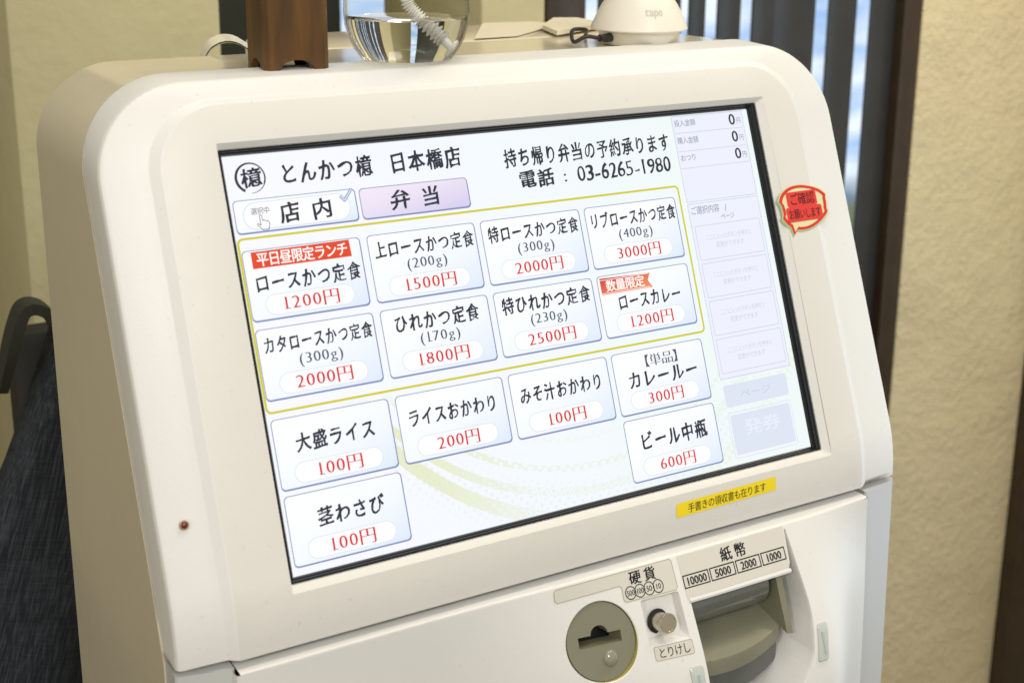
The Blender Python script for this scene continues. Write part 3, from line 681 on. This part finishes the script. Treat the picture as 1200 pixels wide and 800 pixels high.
loft(bm, [[(.3035, -.1135, ztop(-.1135) - .0005), (.3035, -.0995, -.2688), (.3035, -.070, -.2688), (.3035, -.070, ztop(-.07))], [(.3000, -.1125, ztop(-.1125) - .0005), (.2995, -.0985, -.2688), (.2975, -.070, -.2688), (.2975, -.070, ztop(-.07))]], cap0=True, cap1=True)
putm(bm_obj('tray_cheek', bm, M_olive, inl, smooth=None))
bm = bmesh.new(); box(bm, (.268, -.068, -.297), (.07, .002, .014)); box(bm, (.268, -.0695, -.2935), (.064, .004, .006))
for k in range(16): box(bm, (.238 + k * .0036, -.0780, -.2935), (.0018, .006, .0030))
putm(bm_obj('brush_strip', bm, M_hole, inl, smooth=None))
bm = bmesh.new(); lp2 = lambda k, dz: [(.270 + (x - .270) * k, -.092 + (y + .092) * k, ztop(y) + dz) for x, y in TP]
loft(bm, [lp2(.93, -.0105), lp2(.93, -.0245), lp2(.90, -.0255)], cap1=True); putm(bm_obj('lower_shutter', bm, M_grey, inl, smooth=30))
bm = bmesh.new(); box(bm, (.275, -.0525, -.300), (.105, .003, .12)); putm(bm_obj('inlet_back', bm, M_dark, inl, smooth=None))
# ---- stickers
SM = [M_ysticker, M_ink, M_red, M_pinkred, M_clearp, M_green]
fmf = lambda x, y, lay: Vector(face(x, y, -.00020 - lay * .00010)) + Vector((-.176, -.03, 1.2))
fl = Flat(SM); ya = (.2362, .2322); yb = (.3114, .2310)
n = 8
for i in range(n):
    for j in range(4):
        q = lambda a, c: (.2362 + (.3112 - .2362) * a + (-.0006 * c), .2325 - .0011 * a + (.0082) * c)
        fl.poly([q(i / n, j / 4), q((i + 1) / n, j / 4), q((i + 1) / n, (j + 1) / 4), q(i / n, (j + 1) / 4)], 0, 0)
fl.text('手書きの領収書も在ります', .2440, .2367, .0590, .0056, 1, 1, 'sans', slope=.013)
fl.build('notice_sticker', fmf, machine, 'yellow strip sticker with black handwritten-receipt notice')
fl = Flat(SM)
def bubble(k, dx=0, dy=0):
    P = []
    for i in range(48):
        a = 2 * math.pi * i / 48; x = math.cos(a); y = math.sin(a); rx = .0218; ry = .0148
        bump_ = 1 + .05 * math.cos(3 * a + .4) - .12 * max(0, math.cos(a * 1) ** 8) * (1 if abs(y) < .35 else 0)
        P.append((.3722 + dx + rx * x * bump_ * k, .0722 + dy + ry * y * bump_ * k - .02 * (x * rx)))
    P2 = []
    for i, p in enumerate(P):
        a = 2 * math.pi * i / 48
        if i == 16: P2.append((p[0] - .001, p[1] + .0045 * k))   # tail of the speech bubble
        else: P2.append(p)
    return P2
fl.poly(bubble(1.0, -.0004, .0004), 5, 0); fl.poly(bubble(.985, .0002, -.0002), 4, 1); fl.ring(bubble(.95), bubble(.83), 2, 2)
fl.poly(rrect(.3595, .0622, .3840, .0718, .0015, 3), 3, 3); fl.poly(rrect(.3575, .0718, .3868, .0812, .0015, 3), 3, 3)
fl.text('ご確認', .3615, .0671, .0205, .0078, 1, 4, 'sans'); fl.text('お願いします', .3590, .0765, .0265, .0066, 1, 4, 'sans')
fl.build('speech_bubble_sticker', fmf, machine, 'red speech bubble sticker with rounded tail')

# ================================================================ THINGS ON TOP
ZTOP = .0293
# wooden post
m, nt, bs = new_mat('stained_wood'); tc = nt.nodes.new('ShaderNodeTexCoord'); mp = nt.nodes.new('ShaderNodeMapping'); mp.inputs['Scale'].default_value = (1, 1, .09)
nz = nt.nodes.new('ShaderNodeTexNoise'); nz.inputs['Scale'].default_value = 190; nz.inputs['Detail'].default_value = 6; nz.inputs['Distortion'].default_value = .6
n2 = nt.nodes.new('ShaderNodeTexNoise'); n2.inputs['Scale'].default_value = 45; n2.inputs['Detail'].default_value = 3
rp = nt.nodes.new('ShaderNodeValToRGB'); rp.color_ramp.elements[0].color = (.036, .014, .002, 1); rp.color_ramp.elements[0].position = .3; rp.color_ramp.elements[1].color = (.150, .064, .008, 1); rp.color_ramp.elements[1].position = .7
ad = nt.nodes.new('ShaderNodeMath'); ad.operation = 'MULTIPLY_ADD'; ad.inputs[1].default_value = .5
nt.links.new(tc.outputs['Object'], mp.inputs[0]); nt.links.new(mp.outputs[0], nz.inputs['Vector']); nt.links.new(mp.outputs[0], n2.inputs['Vector'])
nt.links.new(nz.outputs[0], ad.inputs[0]); hf = nt.nodes.new('ShaderNodeMath'); hf.operation = 'MULTIPLY'; hf.inputs[1].default_value = .5; nt.links.new(n2.outputs[0], hf.inputs[0]); nt.links.new(hf.outputs[0], ad.inputs[2])
nt.links.new(ad.outputs[0], rp.inputs[0]); nt.links.new(rp.outputs[0], bs.inputs['Base Color']); bs.inputs['Roughness'].default_value = .42
bp = nt.nodes.new('ShaderNodeBump'); bp.inputs['Strength'].default_value = .15; bp.inputs['Distance'].default_value = .0005; nt.links.new(nz.outputs[0], bp.inputs['Height']); nt.links.new(bp.outputs[0], bs.inputs['Normal'])
M_wood = m
bm = bmesh.new(); hw = .0180; ch = .0028
def sq(h, k=1): return [(hw * k, -hw * k + ch), (hw * k, hw * k - ch), (hw * k - ch, hw * k), (-hw * k + ch, hw * k), (-hw * k, hw * k - ch), (-hw * k, -hw * k + ch), (-hw * k + ch, -hw * k), (hw * k - ch, -hw * k)]
# four sides with an arched cut at the foot
H = .32
def arch(t): return .0065 * math.sqrt(max(0, 1 - ((t - .5) / .34) ** 2)) if abs(t - .5) < .34 else 0
ring0 = []; ring1 = []
P8 = sq(0)
for i in range(8):
    a = Vector(P8[i]); b_ = Vector(P8[(i + 1) % 8]); n_ = 20 if (b_ - a).length > .01 else 2
    for k in range(n_):
        t = k / n_; p = a.lerp(b_, t); z = arch(t) if n_ == 20 else 0
        ring0.append((p.x, p.y, z)); ring1.append((p.x * 1.02, p.y * 1.02, H))
rin = [(x * .8, y * .8, z) for x, y, z in ring0]
loft(bm, [rin, ring0, [(x, y, .03) for x, y, z in ring0], ring1], cap1=True)
bm.faces.new([bm.verts.new((x * .8, y * .8, .010)) for x, y in P8])
post = bm_obj('wooden_post', bm, M_wood, None, smooth=25); post.location = (.0590, .0470, ZTOP); post.rotation_euler = (0, 0, R(-5))
tag(post, 'reddish brown wooden post with arched foot standing on the machine', 'wooden post')
# round bottle half full of water
M_glass = bpy.data.materials.new('clear_plastic'); M_glass.use_nodes = True; nt = M_glass.node_tree; nt.nodes.remove(nt.nodes['Principled BSDF'])
tr = nt.nodes.new('ShaderNodeBsdfTransparent'); tr.inputs[0].default_value = (.965, .96, .945, 1); gl = nt.nodes.new('ShaderNodeBsdfGlossy'); gl.inputs['Roughness'].default_value = .03; gl.inputs[0].default_value = (1, .98, .94, 1)
lw = nt.nodes.new('ShaderNodeLayerWeight'); lw.inputs[0].default_value = .07; mxs = nt.nodes.new('ShaderNodeMixShader')
fm_ = nt.nodes.new('ShaderNodeMath'); fm_.operation = 'MULTIPLY'; fm_.inputs[1].default_value = .8; nt.links.new(lw.outputs['Fresnel'], fm_.inputs[0]); nt.links.new(fm_.outputs[0], mxs.inputs[0]); nt.links.new(tr.outputs[0], mxs.inputs[1]); nt.links.new(gl.outputs[0], mxs.inputs[2]); nt.links.new(mxs.outputs[0], nt.nodes['Material Output'].inputs[0])
M_water, nt, b = new_mat('water'); b.inputs['Transmission Weight'].default_value = 1; b.inputs['Roughness'].default_value = 0; b.inputs['IOR'].default_value = 1.33; b.inputs['Base Color'].default_value = (.96, .97, .95, 1)
bot = empty('round_bottle', (.1300, .0440, ZTOP), 'clear round bottle half full of liquid with white spiral tube inside', 'bottle')
ro = [(.0003, .0020), (.016, .0010), (.0225, .0002), (.0262, .0006), (.0290, .0030), (.0330, .0080), (.0365, .0145), (.0388, .0220), (.0396, .0300), (.0392, .0380), (.0372, .0470), (.0335, .0560), (.0280, .0640), (.0200, .0705), (.0130, .0735), (.0120, .0760), (.0120, .0880)]
bm = bmesh.new(); n = 64
inn = [(max(.0002, r - .0016), z + (.0016 if z < .01 else 0)) for r, z in ro]
lathe(bm, ro, n, cap=False)
bm.verts.ensure_lookup_table()
bm_obj('shell', bm, M_glass, bot, smooth=50)
wl_ = .0262
wi = [(.0002, .0034), (.016, .0024), (.0215, .0017), (.0250, .0021), (.0279, .0042), (.0318, .0090), (.0352, .0150), (.0376, .0222), (.0382, .0262), (.0380, .0263), (.0002, .0262)]
bm = bmesh.new(); lathe(bm, wi, n, cap=False); bm_obj('water', bm, M_water, bot, smooth=50)
bm = bmesh.new(); pts = []; rads = []
bot.scale = (.90, .90, .96)
path = [Vector((-.002, .0, .085)), Vector((-.003, 0, .060)), Vector((-.001, 0, .046)), Vector((.001, 0, .034)), Vector((.007, -.004, .026)), Vector((.0155, -.009, .0165))]
def cr(P, t):
    t *= len(P) - 1; i = min(int(t), len(P) - 2); u = t - i
    p0, p1, p2, p3 = P[max(i - 1, 0)], P[i], P[i + 1], P[min(i + 2, len(P) - 1)]
    return .5 * ((2 * p1) + (p2 - p0) * u + (2 * p0 - 5 * p1 + 4 * p2 - p3) * u * u + (-p0 + 3 * p1 - 3 * p2 + p3) * u ** 3)
ns = 380
for i in range(ns + 1):
    t = i / ns; pts.append(cr(path, t)); rads.append(.0036 + .0009 * math.sin(t * 2 * math.pi * 31))
tube(bm, pts, rads, 16); M_milk = mat('white_tube_plastic', (.80, .80, .76), .3)
bm_obj('spiral_tube', bm, M_milk, bot, smooth=60)
bm = bmesh.new(); e0 = pts[-1]; dr = (pts[-1] - pts[-20]).normalized()
tube(bm, [e0, e0 + dr * .007], .0021, 16); tube(bm, [e0 + dr * .0065, e0 + dr * .0085, e0 + dr * .0115], [.0052, .0054, .0036], 20); bm_obj('nozzle', bm, M_milk, bot, smooth=40)
bm = bmesh.new(); lathe(bm, [(.0145, .078), (.0150, .079), (.0150, .096), (.013, .098), (.006, .0985), (.005, .115), (.004, .116)], 40); bm_obj('pump_cap', bm, M_milk, bot, smooth=35)
# pet-camera style dome with cable
M_cam = mat('cream_gadget_plastic', (.80, .76, .66), .42)
gad = empty('camera_base', (.3090, .0680, ZTOP), 'white rounded camera base with black cable plugged into its side', 'camera')
gad.scale = (.82, .82, .86)
bm = bmesh.new(); lathe(bm, [(.0250, .0), (.0284, .0004), (.0294, .0014), (.0322, .0095), (.0326, .0102), (.0330, .0105)], 64); bm_obj('foot', bm, M_cam, gad, smooth=35)
bm = bmesh.new(); lathe(bm, [(.0325, .0104), (.0374, .0108), (.0381, .0116), (.0376, .0134), (.0350, .0190), (.0325, .0240), (.0297, .0290), (.0264, .0335), (.0224, .0375), (.0180, .0402), (.0150, .0410)], 64); bm_obj('upper_shell', bm, M_cam, gad, smooth=35)
bm = bmesh.new(); lathe(bm, [(.0150, .0400), (.0200, .0415), (.0245, .0470), (.0255, .0550), (.0235, .0640), (.0170, .0720), (.0080, .0760), (.0003, .0768)], 48); bm_obj('camera_head', bm, M_cam, gad, smooth=60)
fl = Flat([mat('faint_grey_print', (.58, .56, .50), .4)])
fl.text('tapo', .0, .0, .0135, .0080, 0, 0, 'bold')
def on_cone(x, y, lay):
    a = R(-118) + (x - .0067) / .0300 + R(12); h_ = .0255 - y; r = .0322 - (h_ - .0185) * .5 + .0002 - .0002
    r = .0350 - (h_ - .0190) * .5 + .0002
    return (r * math.cos(a), r * math.sin(a), h_)
fl.build('logo_print', on_cone, gad)
bm = bmesh.new(); M_blk = mat('black_rubber', (.022, .022, .024), .45)
plug = [Vector((-.0270, -.004, .0062)), Vector((-.0330, -.006, .0062)), Vector((-.0390, -.008, .0062))]
tube(bm, plug, [.0030, .0034, .0030], 14)
path = [Vector((-.039, -.008, .0062)), Vector((-.046, -.010, .0068)), Vector((-.055, -.008, .0080)), Vector((-.062, -.002, .0040)), Vector((-.058, .008, .0095)), Vector((-.048, .018, .0110)), Vector((-.030, .030, .0090)), Vector((-.010, .060, .002)), Vector((.0, .09, -.02))]
tube(bm, [cr(path, i / 80) for i in range(81)], .0015, 10)
for k in range(5):
    p = cr(path, .012 + k * .018); d = Vector((1, .2, 0)).normalized(); tube(bm, [p - d * .0007, p + d * .0007], .0027, 12)
bm_obj('power_cable', bm, M_blk, gad, smooth=50)
# pieces of paper lying behind
M_paper = mat('cream_paper', (.78, .72, .56), .55)
def sheet_obj(name, P, z, th, label, cat, rotn=0):
    bm = bmesh.new(); loft(bm, [[(x, y, z) for x, y in P], [(x, y, z + th) for x, y in P]], cap0=True, cap1=True)
    return tag(bm_obj(name, bm, M_paper, None, smooth=None), label, cat)
# cream unit standing behind the machine
unit = empty('equipment_box', (.24, .19, -1.15), 'cream equipment box standing close behind the ticket machine', 'equipment box')
bm = bmesh.new(); vs = box(bm, (0, 0, .5895), (.270, .108, 1.179), .006, seg=3); bm_obj('casing', bm, M_body, unit, smooth=30)
p1 = sheet_obj('paper_sheet', [(.228, .140), (.262, .142), (.335, .205), (.330, .235), (.290, .238)], .0298, .0006, 'flat cream paper sheet lying behind the round bottle', 'paper sheet')
p2 = sheet_obj('folded_card', [(.285, .128), (.352, .165), (.358, .215), (.342, .222), (.30, .170)], .0306, .003, 'folded cream card lying behind the black cable', 'card')
bm = bmesh.new(); P = []; Q = []   # curled strip behind the post
cp_ = [Vector((.0440, .15, .0200)), Vector((.0466, .15, .0262)), Vector((.0512, .15, .0322)), Vector((.0590, .15, .0352)), Vector((.0680, .15, .0340)), Vector((.0800, .15, .0270)), Vector((.0880, .15, .0290))]
for i in range(24):
    p_ = cr(cp_, i / 23); P.append(tuple(p_)); Q.append((p_.x + .003, .164, p_.z + .003))
loft(bm, [P, Q, [(x + .0004, y, z - .0012) for x, y, z in Q], [(x + .0004, y, z - .0012) for x, y, z in P]], close=False)
tag(bm_obj('curled_paper', bm, mat('glossy_cream_paper', (.85, .82, .66), .25), None, smooth=60), 'glossy cream paper strip curling up behind the wooden post', 'paper strip')

# ================================================================ ROOM BEHIND
def plaster(name, col, tint, bs_=1.0, sc=55):
    m, nt, b = new_mat(name); tc = nt.nodes.new('ShaderNodeTexCoord')
    a = nt.nodes.new('ShaderNodeTexNoise'); a.inputs['Scale'].default_value = sc; a.inputs['Detail'].default_value = 9; a.inputs['Roughness'].default_value = .55; a.inputs['Distortion'].default_value = .15
    v = nt.nodes.new('ShaderNodeTexVoronoi'); v.inputs['Scale'].default_value = sc * 1.4; v.feature = 'SMOOTH_F1'
    g = nt.nodes.new('ShaderNodeTexNoise'); g.inputs['Scale'].default_value = 7; g.inputs['Detail'].default_value = 6
    r = nt.nodes.new('ShaderNodeValToRGB'); r.color_ramp.elements[0].position = .3; r.color_ramp.elements[0].color = (*tint, 1); r.color_ramp.elements[1].position = .7; r.color_ramp.elements[1].color = (*col, 1)
    ad = nt.nodes.new('ShaderNodeMath'); ad.operation = 'MULTIPLY_ADD'; ad.inputs[1].default_value = .2
    bp = nt.nodes.new('ShaderNodeBump'); bp.inputs['Strength'].default_value = bs_; bp.inputs['Distance'].default_value = .006
    for n_ in (a, v, g): nt.links.new(tc.outputs['Object'], n_.inputs['Vector'])
    pwr = nt.nodes.new('ShaderNodeMath'); pwr.operation = 'POWER'; pwr.inputs[1].default_value = 2.6; nt.links.new(a.outputs[0], pwr.inputs[0])
    nt.links.new(v.outputs[0], ad.inputs[0]); nt.links.new(pwr.outputs[0], ad.inputs[2]); f2 = nt.nodes.new('ShaderNodeTexNoise'); f2.inputs['Scale'].default_value = sc * 3.2; f2.inputs['Detail'].default_value = 5; nt.links.new(tc.outputs['Object'], f2.inputs['Vector'])
    f3 = nt.nodes.new('ShaderNodeTexNoise'); f3.inputs['Scale'].default_value = sc * .14; f3.inputs['Detail'].default_value = 5; nt.links.new(tc.outputs['Object'], f3.inputs['Vector'])
    a2 = nt.nodes.new('ShaderNodeMath'); a2.operation = 'MULTIPLY_ADD'; a2.inputs[1].default_value = .5; nt.links.new(f2.outputs[0], a2.inputs[0]); nt.links.new(ad.outputs[0], a2.inputs[2])
    a3 = nt.nodes.new('ShaderNodeMath'); a3.operation = 'MULTIPLY_ADD'; a3.inputs[1].default_value = 2.2; nt.links.new(f3.outputs[0], a3.inputs[0]); nt.links.new(a2.outputs[0], a3.inputs[2])
    nt.links.new(a3.outputs[0], bp.inputs['Height']); nt.links.new(bp.outputs[0], b.inputs['Normal'])
    nt.links.new(g.outputs[0], r.inputs[0]); nt.links.new(r.outputs[0], b.inputs['Base Color']); b.inputs['Roughness'].default_value = .8
    return m
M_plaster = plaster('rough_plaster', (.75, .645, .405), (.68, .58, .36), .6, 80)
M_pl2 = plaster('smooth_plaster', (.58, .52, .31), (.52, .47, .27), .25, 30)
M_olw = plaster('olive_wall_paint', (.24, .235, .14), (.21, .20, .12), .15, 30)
M_dkp = mat('dark_panel_paint', (.045, .048, .032), .6, var=.2, vscale=10)
M_dwood = mat('dark_stained_wood', (.050, .030, .014), .42, var=.3, vscale=30, bump=.2, bscale=120)
M_slat = mat('slat_dark_paint', (.040, .040, .040), .35, var=.25, vscale=14)
def slab(name, x0, x1, y0, y1, z0, z1, m, label=None, cat=None, bev=.004, parent=None, kind=None, group=None):
    bm = bmesh.new(); box(bm, ((x0 + x1) / 2, (y0 + y1) / 2, (z0 + z1) / 2), (x1 - x0, y1 - y0, z1 - z0), bev)
    o = bm_obj(name, bm, m, parent, smooth=30)
    if kind: o['kind'] = kind
    elif cat: tag(o, label, cat, group)
    return o
ZF = -1.2
slab('floor', -2.5, 3.0, -2.8, 2.6, ZF - .1, ZF, mat('floor_tile', (.20, .17, .12), .4, var=.15), kind='structure', bev=0.0)
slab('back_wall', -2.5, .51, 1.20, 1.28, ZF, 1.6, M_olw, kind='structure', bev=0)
slab('plaster_pillar', .024, .2205, .62, .90, ZF, 1.6, M_pl2, 'smooth tan plaster pillar behind the left end of the machine', 'pillar')
slab('dark_panel', .16, .56, 1.10, 1.16, ZF, 1.6, M_dkp, 'dark green panel in the gap behind the wooden post', 'panel')
slab('narrow_pillar', .507, .587, .62, .86, ZF, 1.6, M_pl2, 'narrow tan pillar between the bottle and the slatted window', 'pillar')
slab('wall_right', 1.1475, 1.4190, .605, .635, ZF, 1.6, M_plaster, kind='structure', bev=.003)
slab('door_post', 1.4195, 1.58, .585, .70, ZF, 1.6, M_dwood, 'nearly black door post at the right edge of the plaster wall', 'door post')
win = empty('slatted_window', (.88, .62, ZF), 'dark framed window with upright black slats and daylight behind', 'window')
def wslab(name, x0, x1, y0, y1, m, z0=-.1, z1=2.8):
    bm = bmesh.new(); box(bm, ((x0 + x1) / 2 - .88, (y0 + y1) / 2 - .62, (z0 + z1) / 2), (x1 - x0, y1 - y0, z1 - z0), .002); return bm_obj(name, bm, m, win, smooth=30)
wslab('frame', .5885, .640, .62, .68, M_dwood, 0, 2.8); wslab('frame', 1.1150, 1.1470, .605, .64, M_dwood, 0, 2.8)
gaps = [(.643, .656), (.693, .705), (.772, .783), (.808, .825), (.861, .878), (.983, 1.000), (1.048, 1.071), (1.122, 1.1300)]
for (a, b_), (c_, d_) in zip(gaps, gaps[1:]):
    if c_ - b_ > .09:
        mid = b_ + .035; wslab('slat', b_, mid, .62, .624, M_slat, 0, 2.8); wslab('slat', mid + .0005, c_, .6245, .6285, M_slat, 0, 2.8)
    else: wslab('slat', b_, c_, .62, .624, M_slat, 0, 2.8)
M_pane, nt, b = new_mat('window_glass'); b.inputs['Transmission Weight'].default_value = 1; b.inputs['Roughness'].default_value = .0; b.inputs['IOR'].default_value = 1.01; b.inputs['Specular IOR Level'].default_value = .3
# daylight scene outside: pale blue sky over pale walls
m, nt, b = new_mat('outdoor_daylight'); tc = nt.nodes.new('ShaderNodeTexCoord'); sp = nt.nodes.new('ShaderNodeSeparateXYZ'); nt.links.new(tc.outputs['Object'], sp.inputs[0])
wv = nt.nodes.new('ShaderNodeTexNoise'); mp = nt.nodes.new('ShaderNodeMapping'); mp.inputs['Scale'].default_value = (1.2, 1, 5.5); nt.links.new(tc.outputs['Object'], mp.inputs[0]); nt.links.new(mp.outputs[0], wv.inputs['Vector']); wv.inputs['Scale'].default_value = 2.0; wv.inputs['Detail'].default_value = 3
rp = nt.nodes.new('ShaderNodeValToRGB'); cr_ = rp.color_ramp; cr_.elements[0].position = .36; cr_.elements[0].color = (*srgb(150, 184, 228), 1); cr_.elements[1].position = .62; cr_.elements[1].color = (*srgb(226, 238, 250), 1)
nt.links.new(wv.outputs[0], rp.inputs[0])
r2 = nt.nodes.new('ShaderNodeValToRGB'); r2.color_ramp.elements[0].position = .30; r2.color_ramp.elements[0].color = (*srgb(118, 122, 92), 1); r2.color_ramp.elements[1].position = .345; r2.color_ramp.elements[1].color = (1, 1, 1, 1)
mr = nt.nodes.new('ShaderNodeMapRange'); mr.inputs[1].default_value = -1.7; mr.inputs[2].default_value = 1.3; nt.links.new(sp.outputs[2], mr.inputs[0]); nt.links.new(mr.outputs[0], r2.inputs[0])
mm = nt.nodes.new('ShaderNodeMix'); mm.data_type = 'RGBA'; mm.blend_type = 'MULTIPLY'; mm.inputs['Factor'].default_value = 1; nt.links.new(rp.outputs[0], mm.inputs['A']); nt.links.new(r2.outputs[0], mm.inputs['B'])
nt.links.new(mm.outputs['Result'], b.inputs['Emission Color']); b.inputs['Emission Strength'].default_value = 1.15; b.inputs['Base Color'].default_value = (0, 0, 0, 1)
bm = bmesh.new(); box(bm, (2.2, 2.4, -.3), (6.0, .02, 5.0)); o = bm_obj('sky', bm, m, None, smooth=None); o['kind'] = 'structure'

# ---- chair with a dark cloth behind the left side
chair = empty('covered_chair', (-.12, .34, ZF), 'chair back draped in dark denim cloth left of the machine', 'chair')
m, nt, b = new_mat('dark_denim'); tc = nt.nodes.new('ShaderNodeTexCoord')
def stretch(sc, rot):
    m1 = nt.nodes.new('ShaderNodeMapping'); m1.inputs['Rotation'].default_value = rot; nt.links.new(tc.outputs['Object'], m1.inputs[0])
    mp = nt.nodes.new('ShaderNodeMapping'); mp.inputs['Scale'].default_value = sc; nt.links.new(m1.outputs[0], mp.inputs[0])
    n_ = nt.nodes.new('ShaderNodeTexNoise'); n_.inputs['Scale'].default_value = 100; n_.inputs['Detail'].default_value = 3; nt.links.new(mp.outputs[0], n_.inputs['Vector']); return n_.outputs[0]
s1 = stretch((10, 10, .28), (0, R(-17), 0)); s2 = stretch((.6, .6, 9), (0, R(-17), 0))
ad = nt.nodes.new('ShaderNodeMath'); ad.operation = 'MULTIPLY_ADD'; ad.inputs[1].default_value = .78; nt.links.new(s1, ad.inputs[0])
h2 = nt.nodes.new('ShaderNodeMath'); h2.operation = 'MULTIPLY'; h2.inputs[1].default_value = .22; nt.links.new(s2, h2.inputs[0]); nt.links.new(h2.outputs[0], ad.inputs[2])
rp = nt.nodes.new('ShaderNodeValToRGB'); rp.color_ramp.elements[0].position = .44; rp.color_ramp.elements[0].color = (.010, .014, .020, 1); rp.color_ramp.elements[1].position = .74; rp.color_ramp.elements[1].color = (.075, .088, .108, 1)
nt.links.new(ad.outputs[0], rp.inputs[0]); nt.links.new(rp.outputs[0], b.inputs['Base Color']); b.inputs['Roughness'].default_value = .9
M_denim = m
bm = bmesh.new(); nx, nz = 30, 40; g = []
for j in range(nz + 1):
    row = []
    for i in range(nx + 1):
        u = i / nx; v = j / nz; x = -.16 + .44 * u
        top = 1.045 if x > .115 else 1.045 - (.115 - x) * 2.25; top = max(top, .55) + .004 * math.sin(u * 21) + .0 * u
        z = top * (1 - v) + .25 * v
        y = -.02 + .022 * math.sin(u * 9 + v * 2.2) * (.3 + v) + .01 * noise.noise(Vector((u * 5, v * 6, 2)))
        if v < .04: y += .03 * (1 - v / .04) ** 2
        row.append(bm.verts.new((x, y, z)))
    g.append(row)
for j in range(nz):
    for i in range(nx): bm.faces.new((g[j][i], g[j][i + 1], g[j + 1][i + 1], g[j + 1][i]))
cloth = bm_obj('denim_cover', bm, M_denim, chair, smooth=70)
sol = cloth.modifiers.new('thickness', 'SOLIDIFY'); sol.thickness = .006
bm = bmesh.new(); box(bm, (.16, .060, .60), (.16, .03, .80), .012); 
for sx in (-.12, .18):
    for sy in (.04, .34): box(bm, (sx, sy, .2), (.03, .03, .4), .004)
box(bm, (.03, .19, .42), (.36, .36, .04), .01); bm_obj('chair_frame', bm, mat('black_chair_paint', (.02, .02, .018), .5), chair, smooth=30)
# black strap hooked over the top corner
strap = bmesh.new(); pts = [Vector((-.060, .345, .972)), Vector((-.056, .330, .998)), Vector((-.050, .325, 1.022)), Vector((-.042, .325, 1.038)), Vector((-.030, .325, 1.040)), Vector((-.018, .325, 1.030)), Vector((-.006, .33, 1.00)), Vector((.002, .335, .96))]
L1 = []; L2 = []; L3 = []; L4 = []
for i in range(41):
    p = cr(pts, i / 40); p2 = cr(pts, min(1, i / 40 + .01)) if i < 40 else p; L1.append(p + Vector((0, -.012, 0))); L2.append(p + Vector((0, .012, 0)))
    tng = (cr(pts, min(1, i / 40 + .02)) - cr(pts, max(0, i / 40 - .02))).normalized(); nn = Vector((tng.z, 0, -tng.x)) * .008
    L3.append(L2[-1] + nn); L4.append(L1[-1] + nn)
loft(strap, [L1, L2, L3, L4, L1], close=False)
o = bm_obj('bag_strap', strap, mat('black_webbing', (.028, .030, .022), .7, bump=.3, bscale=600), None, smooth=50); o.location = (0, 0, ZF)
tag(o, 'black webbing strap looped over the denim covered chair', 'strap')
